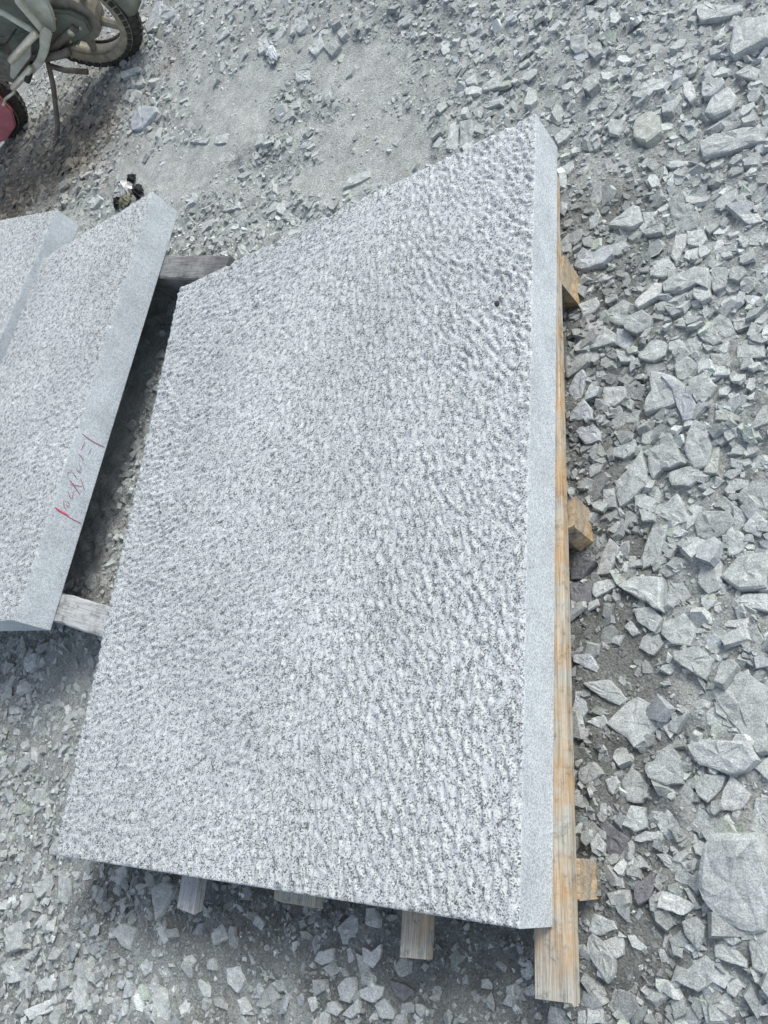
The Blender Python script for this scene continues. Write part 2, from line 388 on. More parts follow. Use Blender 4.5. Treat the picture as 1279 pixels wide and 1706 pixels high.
# red crayon figures on the sawn side of the second slab
M_RED = plain('red_crayon', (0.40, 0.19, 0.24), 0.8, 0, 0.35, 200.0)
M_REDB = plain('bright_red_crayon', (0.56, 0.10, 0.17), 0.8, 0, 0.25, 200.0)
M_REDF = plain('faint_red_crayon', (0.34, 0.22, 0.27), 0.85, 0, 0.3, 200.0)
A2 = np.array([-0.340, 0.569, Z2]); B2 = np.array([-0.185, 2.031, Z2])
t2 = (B2 - A2) / np.linalg.norm(B2 - A2); n2 = np.array([t2[1], -t2[0], 0])
def on_side(zx, zy):
    uu, vv = 60 + zx / 8.53, 700 + zy / 8.53
    d = CAM_R.T @ np.array([(uu - 639.5) / FPX, (vv - 853.0) / FPX, 1.0])
    s = ((A2 - CAM_LOC) @ n2) / (d @ n2)
    return CAM_LOC + s * d + n2 * 0.0012
STROKES = [([(650, 190), (720, 250), (800, 300), (880, 345), (965, 380)], .0016, M_RED),
           ([(690, 310), (660, 370), (640, 430)], .0014, M_RED), ([(595, 480), (640, 520), (672, 570), (640, 565)], .0013, M_RED),
           ([(770, 420), (760, 450), (740, 480)], .0012, M_REDF), ([(610, 640), (640, 690), (600, 720)], .0012, M_REDF),
           ([(470, 850), (520, 905), (570, 980), (620, 1060)], .0015, M_RED), ([(480, 912), (560, 925), (650, 940)], .0014, M_RED),
           ([(630, 830), (660, 920), (690, 1000)], .0014, M_RED), ([(440, 790), (450, 745), (510, 720)], .0012, M_REDF),
           ([(520, 740), (545, 790), (580, 830)], .0013, M_RED), ([(570, 690), (590, 730), (640, 740)], .0012, M_REDF),
           ([(450, 1020), (470, 1075), (490, 1110), (512, 1108), (520, 1050), (526, 1000)], .0013, M_RED),
           ([(390, 1150), (385, 1200), (405, 1245), (430, 1272)], .0013, M_RED), ([(430, 1150), (470, 1190), (455, 1230), (420, 1200)], .0012, M_REDF),
           ([(265, 1240), (330, 1290), (430, 1345), (470, 1380)], .0032, M_REDB), ([(465, 1376), (540, 1420), (640, 1465)], .0016, M_RED)]
for pts, w, m in STROKES:
    vs_ = []; fs_ = []
    P = [on_side(*p) for p in pts]
    for i, p in enumerate(P):
        a = P[max(0, i - 1)]; b = P[min(len(P) - 1, i + 1)]; t = b - a; t /= np.linalg.norm(t)
        s = np.cross(n2, t); ww = w * (0.6 if i in (0, len(P) - 1) else 1.0)
        for q, h in ((s * ww, 0), (s * ww * .5, .0006), (-s * ww * .5, .0006), (-s * ww, 0)):
            vs_.append(p + q + n2 * h - np.array(slab2.location))
    for i in range(len(P) - 1):
        for k in range(3): fs_.append((4 * i + k, 4 * i + k + 1, 4 * i + 5 + k, 4 * i + 4 + k))
    mesh_obj('crayon_stroke', vs_, fs_, m, slab2)

# ------------------------------------------------------------------ timbers under the slabs
def timber(name, a, b, w, h, ztop, mat, label, cat='timber', group=None, rough=0.0015, seed=0, seg=16, taper=1.0):
    """rough sawn bar from a to b (xy), slightly uneven"""
    a = np.array(a, float); b = np.array(b, float); d = b - a; L = np.linalg.norm(d); d /= L; s = np.array([-d[1], d[0]])
    r = np.random.RandomState(seed); ch = min(w, h) * 0.06
    prof = [(-w/2 + ch, h/2), (w/2 - ch, h/2), (w/2, h/2 - ch), (w/2, -h/2 + ch), (w/2 - ch, -h/2), (-w/2 + ch, -h/2), (-w/2, -h/2 + ch), (-w/2, h/2 - ch)]
    V = []; Fc = []
    for i in range(seg + 1):
        t = i / seg * L; k = 1 + (taper - 1) * i / seg; j = r.randn(2) * rough
        for (p, q) in prof:
            e = r.randn(2) * rough * 0.6; x = p * k + j[0] + e[0]; z = q * k + e[1]
            tt = t + ((r.rand() - 0.5) * 0.008 if i in (0, seg) else 0)
            # local frame: X across, Y along
            V.append((x, tt, min(z, h/2)))
    n = 8
    for i in range(seg):
        for k in range(n): Fc.append((i*n + k, i*n + (k+1) % n, (i+1)*n + (k+1) % n, (i+1)*n + k))
    Fc.append(tuple(range(n))[::-1]); Fc.append(tuple(range(seg*n, seg*n + n)))
    Fc = [f[::-1] for f in Fc]
    o = mesh_obj(name, V, Fc, mat); o.location = (a[0], a[1], ztop - h/2)
    o.rotation_euler = (0, 0, math.atan2(d[1], d[0]) - math.pi / 2)
    return tag(o, label, cat, group)
GP = 'planks carrying the big slab'; ZB = Z1 - T1 - 0.001
timber('plank', (1.2005, -0.100), (1.160, 1.53), 0.064, 0.026, ZB, M_PLANK, 'long tan weathered plank along the right underside of the big slab', 'plank', GP, .0005, 1, 14)
timber('plank', (0.941, -0.080), (0.935, 1.5), 0.052, 0.026, ZB, M_PLANK, 'plank end poking out below the slab front edge, nearest the long plank', 'plank', GP, .001, 2)
timber('plank', (0.655, -0.030), (0.65, 1.5), 0.11, 0.026, ZB, M_PLANK, 'orange plank end barely showing under the middle of the slab front edge', 'plank', GP, .001, 3)
timber('plank', (0.350, -0.078), (0.345, 1.5), 0.055, 0.026, ZB, M_GREYWOOD, 'narrow grey plank end poking out below the slab front edge at left', 'plank', GP, .001, 4)
timber('plank', (0.06, 0.03), (0.06, 1.5), 0.07, 0.026, ZB, M_PLANK, 'shaded plank under the left edge of the big slab', 'plank', GP, .001, 5)
GL = 'cross logs under the planks'; ZL = ZB - 0.0265
timber('cross_log', (1.198, 1.280), (0.02, 1.40), 0.070, 0.11, ZL, M_LOG, 'slanting rough log end by the far end of the long plank', 'log', GL, .006, 6, 40)
timber('cross_log', (1.226, 0.692), (0.02, 0.72), 0.058, 0.105, ZL, M_LOG, 'pale rough log end halfway along the long plank', 'log', GL, .006, 7, 40)
timber('cross_log', (1.232, 0.070), (0.02, 0.09), 0.058, 0.11, ZL, M_LOG, 'square yellowish log end near the lower end of the long plank', 'log', GL, .003, 8, 40)
GB = 'dusty beams under the left slabs'
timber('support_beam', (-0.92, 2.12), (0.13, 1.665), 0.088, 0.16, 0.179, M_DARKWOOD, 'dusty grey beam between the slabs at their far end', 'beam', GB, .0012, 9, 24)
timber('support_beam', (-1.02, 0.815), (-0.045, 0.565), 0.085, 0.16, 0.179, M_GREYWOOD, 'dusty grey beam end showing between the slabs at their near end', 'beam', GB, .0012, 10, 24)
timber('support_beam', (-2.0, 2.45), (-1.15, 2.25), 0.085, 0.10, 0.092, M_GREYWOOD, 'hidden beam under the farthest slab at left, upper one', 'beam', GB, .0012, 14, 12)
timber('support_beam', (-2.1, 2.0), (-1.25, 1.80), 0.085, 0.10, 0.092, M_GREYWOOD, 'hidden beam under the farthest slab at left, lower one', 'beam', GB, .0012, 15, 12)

# ------------------------------------------------------------------ stones traced one by one
# tile: (x0, y0, scale) and outlines in tile pixels; a trailing letter gives the stone's colour
TILES = {
 'A': (860, 0, 3.053, '''920,20 1140,15 1145,45 1090,75 935,110 920,75|1110,100 1279,60 1279,190 1200,235 1110,285 1080,230|365,215 420,205 440,270 395,300 350,245|275,190 355,175 350,240 300,265 275,245|335,400 390,365 420,425 370,470 335,440|640,400 740,395 735,440 670,495 620,480|850,415 885,405 915,490 885,520 850,480 w|735,520 770,490 810,515 795,570 740,575|940,410 1050,395 1060,425 1000,480 945,485|1010,440 1080,430 1120,490 1090,560 1000,590 955,575 975,520|600,600 645,550 725,565 735,670 665,735 595,700 g|890,265 1000,240 1010,290 940,330 900,320|940,340 1010,310 1000,380 960,395|1110,380 1180,325 1240,345 1215,410|1250,300 1279,290 1279,440 1230,420|1020,610 1140,555 1165,635 1040,670|935,730 1000,685 1200,640 1279,635 1279,710 1190,725 1110,760 950,800|770,1035 870,1015 930,1080 915,1145 865,1170 805,1150|370,700 420,690 430,740 400,765|190,690 240,645 280,670 250,710 210,735|620,1040 640,1120 590,1150 470,1150 540,1080 590,1035|300,1310 370,1260 500,1235 490,1290 440,1340 330,1370 290,1350 b|865,1170 960,1165 970,1220 940,1255 870,1240|810,1190 870,1185 855,1260 810,1330 785,1300 w|700,1320 770,1300 815,1380 760,1410 690,1400|430,920 430,1010 415,1050 370,1020 400,940|365,1080 410,1055 430,1100 410,1150 370,1165|265,1190 330,1165 335,1210 290,1245 265,1230|220,860 285,800 290,850 260,890|640,1085 700,1075 700,1130 655,1140|630,1170 745,1140 740,1180 660,1190|1130,1100 1230,1080 1250,1120 1180,1140|1170,1210 1250,1180 1279,1220 1240,1250 1180,1250|800,840 910,810 900,825 820,855 w'''),
 'B': (860, 400, 3.053, '''735,210 900,125 960,135 985,180 975,245 920,215 840,255 745,255|605,310 700,205 745,215 730,270 620,350 600,335 w|895,230 975,225 990,290 940,315 895,280|995,145 1070,140 1060,230 1000,255 990,200|1085,140 1150,125 1170,165 1125,210 1080,195|745,330 800,290 860,330 855,360 790,385|470,340 540,300 600,330 590,400 545,435 490,420 440,380|550,400 640,350 690,390 670,440 610,475 550,450|315,330 400,290 425,320 380,370 340,390|445,430 505,480 500,520 370,550 400,480|350,420 440,410 440,440 360,460 w|510,450 560,450 600,500 590,545 545,555 510,530 b|245,545 320,530 365,560 370,620 320,660 260,700 245,690|365,570 430,545 450,580 395,625 365,610|300,690 340,660 355,690 330,790 300,825 258,760 b|345,810 385,870 385,910 265,910 275,870 b|275,930 385,915 425,980 425,1020 350,1040 300,980 b|985,420 1040,370 1090,410 1120,470 1060,495 990,460|930,460 1010,450 1045,515 1000,535 930,490|1090,400 1200,390 1215,430 1120,460 w|1120,530 1260,525 1265,600 1120,600|985,580 1080,570 1095,620 1000,635|990,640 1080,640 1085,680 1000,690|680,665 800,690 860,740 800,830 650,870 640,840 680,760|800,640 870,590 930,640 880,710 820,705|870,720 960,670 1015,740 980,790 910,815|740,695 850,740 880,770 910,830 890,900 840,910 800,800 790,750 b|1010,865 1060,855 1140,900 1130,920 1010,915 g|910,915 970,960 990,1040 960,1140 900,1155 850,1060 870,980|1000,1060 1030,1045 1025,1190 950,1180 970,1130 g|670,1060 800,1020 830,1090 850,1130 740,1160 690,1210 665,1150|770,1190 860,1150 920,1140 930,1200 880,1250 790,1250|640,1070 665,1180 670,1240 520,1350 500,1290 500,1230 580,1150|475,1060 540,1035 560,1000 610,1020 600,1080 545,1110 480,1090|640,970 700,965 710,1010 680,1040 640,1035|540,880 630,860 620,930 560,930|370,1150 455,1115 420,1180 370,1205|440,1270 495,1260 505,1355 440,1355|620,1360 700,1390 700,1425 640,1430|720,1370 820,1290 880,1430 800,1440 710,1390|1180,970 1250,840 1279,830 1279,930|1110,1015 1180,1060 1160,1090 1085,1090|1090,1110 1170,1130 1150,1165 1090,1150|905,1450 930,1380 1080,1380 1110,1440 1000,1520 920,1500|1150,1470 1220,1380 1279,1430 1240,1510|1105,1350 1190,1395 1140,1460 1105,1420|600,1300 660,1290 650,1340 600,1380|500,560 590,570 600,610 530,620|610,560 690,490 770,520 760,590 700,620 620,600|860,510 910,470 940,540 900,590 860,560|775,520 830,500 860,530 840,565 775,560|940,530 1010,540 970,565|435,740 550,740 560,800 500,850 435,830|1060,1200 1180,1220 1180,1260 1090,1280|1120,1300 1200,1220 1279,1230 1279,1370 1180,1370'''),
 'C': (860, 850, 3.053, '''1030,330 1120,225 1279,205 1279,400 1130,405|1100,465 1150,425 1279,425 1279,515 w|505,375 590,330 735,340 740,510 620,450|475,140 525,190 470,320 405,325 440,210 w|390,370 500,340 500,390 400,445 385,425|690,90 775,75 720,260 640,290 630,240|690,290 720,270 820,280 820,320 760,340|765,345 830,340 890,440 830,480 770,430|270,370 385,365 380,470 310,490 275,470 d|275,260 340,230 400,260 330,350 275,350 d|740,570 850,520 915,600 890,695 790,680 730,620|590,500 680,490 740,545 700,620 610,560|640,640 700,600 750,680 700,740 620,700|545,590 580,560 625,625 590,640|1045,565 1210,540 1160,600 1060,590 w|1060,140 1130,100 1180,160 1130,220 1080,230|290,735 375,730 415,800 400,820 290,770 b|300,920 330,920 365,1020 350,1040 290,1035 b|455,1085 520,1010 610,945 690,985 740,1090 660,1170 600,1210 560,1160|975,880 1060,840 1180,830 1279,900 1279,1230 1230,1240 1100,1090 1010,980|795,720 920,690 1000,760 965,865 870,810 800,760|860,1190 960,1165 1180,1180 1225,1270 1160,1330 1080,1340 920,1290|650,1320 720,1240 740,1210 830,1270 840,1390 760,1400 670,1360|730,1220 780,1190 840,1260 800,1300 740,1270|530,1370 580,1310 680,1400 640,1490 560,1480|320,1310 390,1280 440,1340 350,1395 310,1370|905,1400 960,1340 1060,1350 1040,1420 970,1490 920,1450|1025,1500 1090,1340 1190,1450 1140,1526 1030,1526 w|800,1430 890,1370 910,1450 870,1526 800,1526|960,1030 1010,990 1095,1100 1060,1130 970,1090|570,230 605,230 605,290 575,295|340,880 470,860 560,960 520,990 430,950|1140,610 1220,580 1260,660 1220,700|1150,80 1220,5 1279,60 1230,130|930,240 1040,250 1050,400 980,430 920,370|1210,1310 1279,1250 1279,1370|380,1060 440,1040 460,1080 430,1110 385,1090|300,1110 380,1110 370,1150 310,1170'''),
 'D': (860, 1250, 3.053, '''985,440 1130,430 1279,440 1279,900 1160,920 1040,850 970,780 930,680|1180,960 1279,900 1279,1150 1200,1110|735,720 780,715 910,790 850,840 710,800 w|840,870 910,845 960,900 950,960 920,1020 850,930|1010,990 1080,985 1165,1070 1170,1110 1010,1050|800,1170 960,1040 1010,1080 1000,1180 920,1230|360,950 380,930 440,980 500,1060 500,1130 460,1185 360,1040|430,970 540,940 545,1040 510,1060 w|395,830 500,870 510,910 420,945 360,920|600,690 690,620 705,680 680,750 620,790 600,760 d|710,530 760,525 880,600 860,635 790,620|410,340 450,350 580,455 510,565 470,540 d|360,450 410,420 450,480 440,520 380,490|715,380 770,300 840,370 820,475 770,460|540,380 580,280 650,290 660,390 600,415|580,450 650,410 730,420 720,455 620,465 w|900,370 930,280 1040,380 1000,430 930,450|1180,400 1220,240 1279,240 1279,430|500,660 535,640 545,700 510,705 w|540,545 590,535 590,580 550,590 w|940,1270 1050,1260 1060,1392 960,1392|780,1270 850,1260 860,1340 800,1370|840,1310 900,1300 950,1360 930,1392 860,1392|1070,1190 1120,1160 1150,1200 1110,1260 1070,1230|1010,880 1060,890 1140,970 1100,995 1050,960|1220,1310 1279,1290 1279,1350 1230,1350 w|850,700 870,700 940,800 910,810 w|100,1130 135,1080 160,1130 150,1200 110,1230 w|35,1215 80,1185 105,1220 80,1250 45,1245 w|170,1300 280,1310 280,1392 160,1392|360,1280 430,1270 440,1392 360,1392|310,1330 350,1320 350,1392 310,1392|20,1120 70,1100 85,1140 50,1170'''),
 'E': (400, 1300, 2.558, '''415,630 470,570 525,580 520,690 435,700|530,545 570,545 590,590 580,630 530,610 w|310,770 330,730 400,715 390,770 340,790|350,800 400,770 425,810 390,840|520,710 560,730 595,700 590,760 560,800 525,770 w|410,880 450,840 490,840 490,900 460,950 420,940 w|495,900 560,870 610,880 605,920 560,950 500,920 w|430,1000 500,930 505,990 470,1015 w|370,950 400,940 430,980 410,1005 375,990 w|70,960 90,910 130,870 165,930 100,975|50,610 70,570 98,600 85,640|285,930 320,920 325,970 300,990 w|570,960 610,930 660,990 650,1020 590,1010|655,790 690,750 730,770 725,820 680,840 g|640,850 700,870 740,900 690,945 660,920 d|450,720 470,710 485,760 460,780 w|0,940 30,960 45,1000 0,995 w|300,850 360,850 365,890 310,920|1190,800 1230,800 1240,850 1200,840|1130,880 1160,870 1165,920 1135,930|665,960 720,945 745,960 740,990 680,990'''),
 'F': (0, 1000, 2.4156, '''85,230 150,210 145,260 110,290 85,270|60,690 80,640 120,610 110,660 75,695|120,640 130,590 145,620 140,655 w|230,1210 240,1090 280,1120 275,1190 255,1225|130,1150 190,1110 210,1150 150,1200|330,1130 350,1060 360,1120|460,1330 490,1300 540,1320 510,1410 480,1390|620,1310 650,1300 690,1350 660,1385|610,1160 660,1130 700,1150 670,1210 630,1290|850,1340 890,1300 915,1360 860,1390|910,1480 960,1470 980,1530 950,1580 915,1540 w|735,1440 770,1425 785,1455 760,1480 740,1470 w|560,1470 590,1440 605,1490 580,1515|830,1450 860,1440 860,1490 830,1485|950,1610 980,1595 1010,1650 980,1670 w|140,1300 170,1265 185,1290 150,1320 w|20,1320 75,1290 80,1400 25,1420|10,1470 100,1440 115,1520 30,1540|100,1650 190,1610 200,1650 120,1690 w|60,1110 110,1060 70,1150|30,940 60,930 40,980 g|460,1090 500,1060 510,1130 470,1150|1030,1290 1060,1300 1050,1330|290,1540 340,1530 340,1640 310,1660|150,1540 190,1510 200,1560 160,1580|240,1500 270,1490 270,1550 240,1570|35,430 75,430 70,455 40,460 w|50,470 90,460 80,485 w|575,1640 600,1620 590,1690'''),
 'G': (420, 0, 2.907, '''440,915 470,860 560,820 565,850 520,880|135,1005 150,950 215,930 210,970 170,1005|145,1060 180,1030 240,1070 190,1080|940,720 960,600 1000,580 990,720|1000,715 1005,590 1060,580 1070,640 1050,690|1160,560 1260,490 1275,510 1190,580|80,170 150,120 165,150 120,200 80,200|270,240 330,180 345,220 300,265|345,230 400,190 420,220 380,265|405,150 440,110 460,160 430,190|210,350 270,335 275,380 215,395|200,320 260,305 270,330 210,350|180,500 230,470 230,520 190,530|130,575 190,530 200,560 140,600|210,90 260,70 265,120 230,155 190,140|700,100 760,60 790,80 760,120 700,130|1030,100 1085,95 1090,150 1035,165|1040,190 1110,165 1100,230 1060,250|1110,420 1195,345 1190,420 1120,440|20,190 70,175 75,235 30,260 w|1010,530 1060,490 1075,520 1020,560|1100,500 1210,460 1220,500 1130,520|250,690 290,680 270,710 220,720|950,470 1020,440 1020,465|670,690 700,680 730,650 700,710|1030,390 1080,350 1080,400 1040,410'''),
 'H': (0, 0, 3.045, '''650,600 690,530 790,540 800,570 720,650 660,650 b|1085,700 1150,670 1140,720 1090,730|440,1050 500,990 515,1010 470,1055|720,820 740,780 755,790 730,825 d|960,720 1010,700 1060,700 1040,725|735,140 800,10 890,50 880,70 740,160 b|600,380 690,330 710,350 620,400|1140,1060 1210,1020 1210,1050 1150,1070|1090,180 1150,140 1170,170 1110,205'''),
 'I': (0, 300, 2.1333, '''590,480 600,440 615,440 605,485 b|545,630 570,600 580,605 575,630|510,690 530,670 535,680|390,1170 400,1150 420,1150 410,1170 g|445,870 470,850 485,870 465,890|460,950 480,920 500,920 490,970|300,1430 330,1400 345,1430 320,1460|430,1080 450,1060 470,1060 450,1090'''),
}
COLS = {'n': (0.425, 0.46, 0.456), 'w': (0.50, 0.53, 0.525), 'b': (0.42, 0.455, 0.485), 'g': (0.395, 0.428, 0.40), 'd': (0.20, 0.21, 0.225)}
def poly_area(p):
    x, y = p[:, 0], p[:, 1]; return 0.5 * (x @ np.roll(y, -1) - y @ np.roll(x, -1))

def stone_mesh(P, h, r):
    """P: outline (m,2) about its own centre, h: height. Angular broken block with ragged outline."""
    if poly_area(P) < 0: P = P[::-1]
    size = math.sqrt(abs(poly_area(P)))
    pts = []
    for i in range(len(P)):
        a, b = P[i], P[(i + 1) % len(P)]; L = np.linalg.norm(b - a); k = max(1, int(L / (size * 0.24)))
        nrm = np.array([b[1] - a[1], a[0] - b[0]]) / (L + 1e-9)
        for j in range(k):
            q = a + (b - a) * j / k
            if j: q = q + nrm * r.randn() * size * 0.018
            else: q = q - q / (np.linalg.norm(q) + 1e-9) * size * 0.02
            pts.append(q)
    Q = np.array(pts); n = len(Q)
    size = min(size, 0.11); tilt = r.randn(2) * 0.14
    tilt = tilt * min(1.0, 0.35 * h / (size * 0.5) / (np.linalg.norm(tilt) + 1e-6))
    top = lambda q: h + q @ tilt
    rag = r.randn(n) * size * 0.014
    rings = []
    for (sc, f) in ((1.06, None), (1.045, 0.45), (1.0, 0.9)):
        R = Q * sc + (r.randn(n, 2) * size * 0.012 if sc > 1 else 0)
        z = np.full(n, -0.035) if f is None else top(Q) * f + rag * (1 if f > .8 else 1.5)
        rings.append(np.column_stack([R, z]))
    sp_ = np.linalg.norm(Q - np.roll(Q, 1, 0), axis=1).mean()
    lip = 0.90 - 0.05 * r.rand()
    R = Q * lip + r.randn(n, 2) * min(size * 0.01, sp_ * 0.15); rings.append(np.column_stack([R, top(R) + r.randn(n) * size * 0.006]))
    R = Q * 0.5 + r.randn(n, 2) * min(size * 0.03, sp_ * 0.12); rings.append(np.column_stack([R, top(R) + r.randn(n) * size * 0.022 + h * 0.03]))
    c = r.randn(2) * size * 0.05
    V = np.concatenate(rings + [np.array([[c[0], c[1], top(c) + r.randn() * size * 0.03]])])
    F = []
    for k in range(len(rings) - 1):
        for i in range(n):
            j = (i + 1) % n; F.append((k * n + i, k * n + j, (k + 1) * n + j, (k + 1) * n + i))
    b = (len(rings) - 1) * n
    for i in range(n): F.append((b + i, b + (i + 1) % n, len(V) - 1))
    F.append(tuple(range(n))[::-1])
    return V, F

stones = []      # dicts
for key, (x0, y0, sc, txt) in TILES.items():
    for part in txt.split('|'):
        w = part.split(); c = 'n'
        if len(w[-1]) == 1: c = w.pop()
        px = np.array([[float(q) for q in p.split(',')] for p in w]) / sc + [x0, y0]
        stones.append(dict(px=px, c=c, key=key))
placed = []
for s in stones:
    cx, cy = s['px'].mean(0)
    p0 = g(cx, cy, 0.02); base = float(height(p0[0], p0[1])[0])
    W = np.array([g(u, v, base + 0.02)[:2] for u, v in s['px']]); size = math.sqrt(abs(poly_area(W)))
    h = min(0.034, max(0.006, size * rs.uniform(0.13, 0.28)))
    if s['key'] in 'GH': h = min(h, size * 0.13, 0.012)
    W = np.array([g(u, v, base + h)[:2] for u, v in s['px']]); c0 = W.mean(0)
    base = float(height(c0[0], c0[1])[0])
    W = np.array([g(u, v, base + h)[:2] for u, v in s['px']]); c0 = W.mean(0)
    s.update(size=size, h=h, xy=c0, W=W, base=base, pc=(cx, cy))
    placed.append((c0, W, size))

def region(u, v):
    if u > 925:
        hz = 'beside plank' if u < 1012 else ('right of plank' if u < 1175 else 'at right edge')
        if u > 925 and v < 330: hz = 'right of slab' if u < 1175 else 'at right edge'
        for lim, t in ((110, 'near the top'), (230, 'by slab corner'), (400, 'above far log'), (540, 'by far log'), (690, 'below far log'), (810, 'above middle log'),
                       (930, 'by middle log'), (1100, 'below middle log'), (1270, 'above lower log'), (1420, 'just above lower log'), (1520, 'by lower log'), (1620, 'by plank end'), (1800, 'at bottom edge')):
            if v < lim: return hz + ' ' + t
    if v > 1040 and u < 925:
        if u < 130: return 'at left edge ' + ('below slabs' if v < 1250 else ('beside slab corner' if v < 1500 else 'near bottom corner'))
        hz = 'below slab near grey plank' if u < 420 else ('below slab middle' if u < 640 else 'beside plank end')
        return hz + (' at bottom' if v > 1640 else '')
    if u < 300 and v > 420: return 'in gap between slabs'
    if u < 430: return 'on dust ' + ('near motorbike' if v < 130 else ('above left slabs' if u < 260 else 'between motorbike and big slab'))
    return ('on far rubble, left part' if u < 560 else ('on far rubble, middle' if u < 760 else 'on far rubble, right part')) if v < 150 else ('above slab edge, left part' if u < 620 else 'above slab edge, right part')
def shape_word(W):
    d = W - W.mean(0); ev = np.sqrt(np.maximum(np.linalg.eigvalsh(d.T @ d), 1e-12)); a = ev[0] / ev[1]
    if len(W) == 3: return 'triangular'
    return 'elongated' if a < 0.45 else ('blocky' if len(W) <= 4 else ('broad' if a > 0.75 else 'angular'))
byl = {}
for s in stones:
    sz = 'large' if s['size'] > 0.085 else ('medium' if s['size'] > 0.05 else 'small')
    tone = {'n': 'grey', 'w': 'pale', 'b': 'bluish', 'g': 'greenish', 'd': 'dark'}[s['c']]
    byl.setdefault((sz, shape_word(s['W']), tone, region(*s['pc'])), []).append(s)
NUM = ['', 'one', 'two', 'three', 'four', 'five', 'six', 'seven', 'eight', 'nine', 'ten', 'eleven', 'twelve']
ORD = ['', 'second', 'third', 'fourth', 'fifth', 'sixth', 'seventh', 'eighth', 'ninth', 'tenth', 'eleventh']
for (sz, sh, tone, reg), L in byl.items():
    L.sort(key=lambda s: s['pc'][1])
    for i, s in enumerate(L):
        n = len(L)
        if n == 1: s['label'] = f'{sz} {sh} {tone} stone {reg}'
        else:
            o = 'uppermost' if i == 0 else ('lowest' if i == n - 1 else ORD[i] + ' from top')
            s['label'] = f'{o} of {NUM[n]} {sz} {sh} {tone} stones {reg}'
big = max((s for s in stones if s['key'] == 'D'), key=lambda s: s['size'])
big['label'] = 'biggest half-buried grey boulder at the right edge, beside the lower log'
for s in stones:
    r = np.random.RandomState(int(s['pc'][0] * 7 + s['pc'][1] * 13) % 99991)
    W_ = s['W'] - s['xy']
    if s is big:
        s['h'] = 0.036; s['c'] = 'n'
        for _ in range(1): W_ = np.concatenate([np.stack([0.75 * W_ + 0.25 * np.roll(W_, -1, 0), 0.25 * W_ + 0.75 * np.roll(W_, -1, 0)], 1)]).reshape(-1, 2)
    V, F = stone_mesh(W_ * (1.06 if s is big else 1.0), s['h'], r)
    o = mesh_obj('stone', V, F, M_STONE, None, (s['xy'][0], s['xy'][1], s['base']))
    c = np.array(COLS[s['c']]) * r.uniform(0.82, 1.14)
    set_col(o.data, np.tile(c, (len(o.data.vertices), 1)))
    tag(o, s['label'], 'stone', 'loose broken stones in the rubble')

# ------------------------------------------------------------------ gravel: too many to count
def chip_variants(n, kmin, kmax, r):
    """flat angular shards: a broken polygon with a smaller, tilted top"""
    out = []
    for k in range(n):
        m = r.randint(kmin, kmax + 1); asp = r.uniform(0.42, 0.95); t = r.uniform(0.12, 0.34)
        an = np.sort((np.arange(m) + r.uniform(-0.36, 0.36, m)) * 2 * math.pi / m); rad = r.uniform(0.72, 1.15, m)
        B = np.column_stack([np.cos(an) * rad, np.sin(an) * rad * asp, -t * np.ones(m)])
        T = B.copy(); sh = r.uniform(0.68, 0.95, m); T[:, :2] *= sh[:, None]; T[:, 2] = t + T[:, :2] @ (r.randn(2) * 0.16)
        V = np.concatenate([B, T]); F = []
        for i in range(m):
            j = (i + 1) % m; F += [(i, j, m + j), (i, m + j, m + i)]
        for i in range(1, m - 1): F += [(m, m + i, m + i + 1)]
        for i in range(1, m - 1): F += [(0, i + 1, i)]
        out.append((V, np.array(F)))
    return out
gr = np.random.RandomState(77)
CHV = chip_variants(36, 4, 6, gr); CHT = chip_variants(14, 3, 4, gr)
from itertools import chain
def inside_traced(x, y, shrink=0.86):
    bad = np.zeros(len(x), bool)
    for c0, W, size in placed:
        rad = np.max(np.linalg.norm(W - c0, axis=1))
        near = np.where((np.abs(x - c0[0]) < rad) & (np.abs(y - c0[1]) < rad))[0]
        if not len(near): continue
        P = c0 + (W - c0) * shrink; ins = np.zeros(len(near), bool)
        X = x[near]; Y = y[near]
        for i in range(len(P)):
            a, b = P[i], P[(i + 1) % len(P)]
            cond = ((a[1] > Y) != (b[1] > Y)) & (X < (b[0] - a[0]) * (Y - a[1]) / (b[1] - a[1] + 1e-12) + a[0])
            ins ^= cond
        bad[near[ins]] = True
    return bad
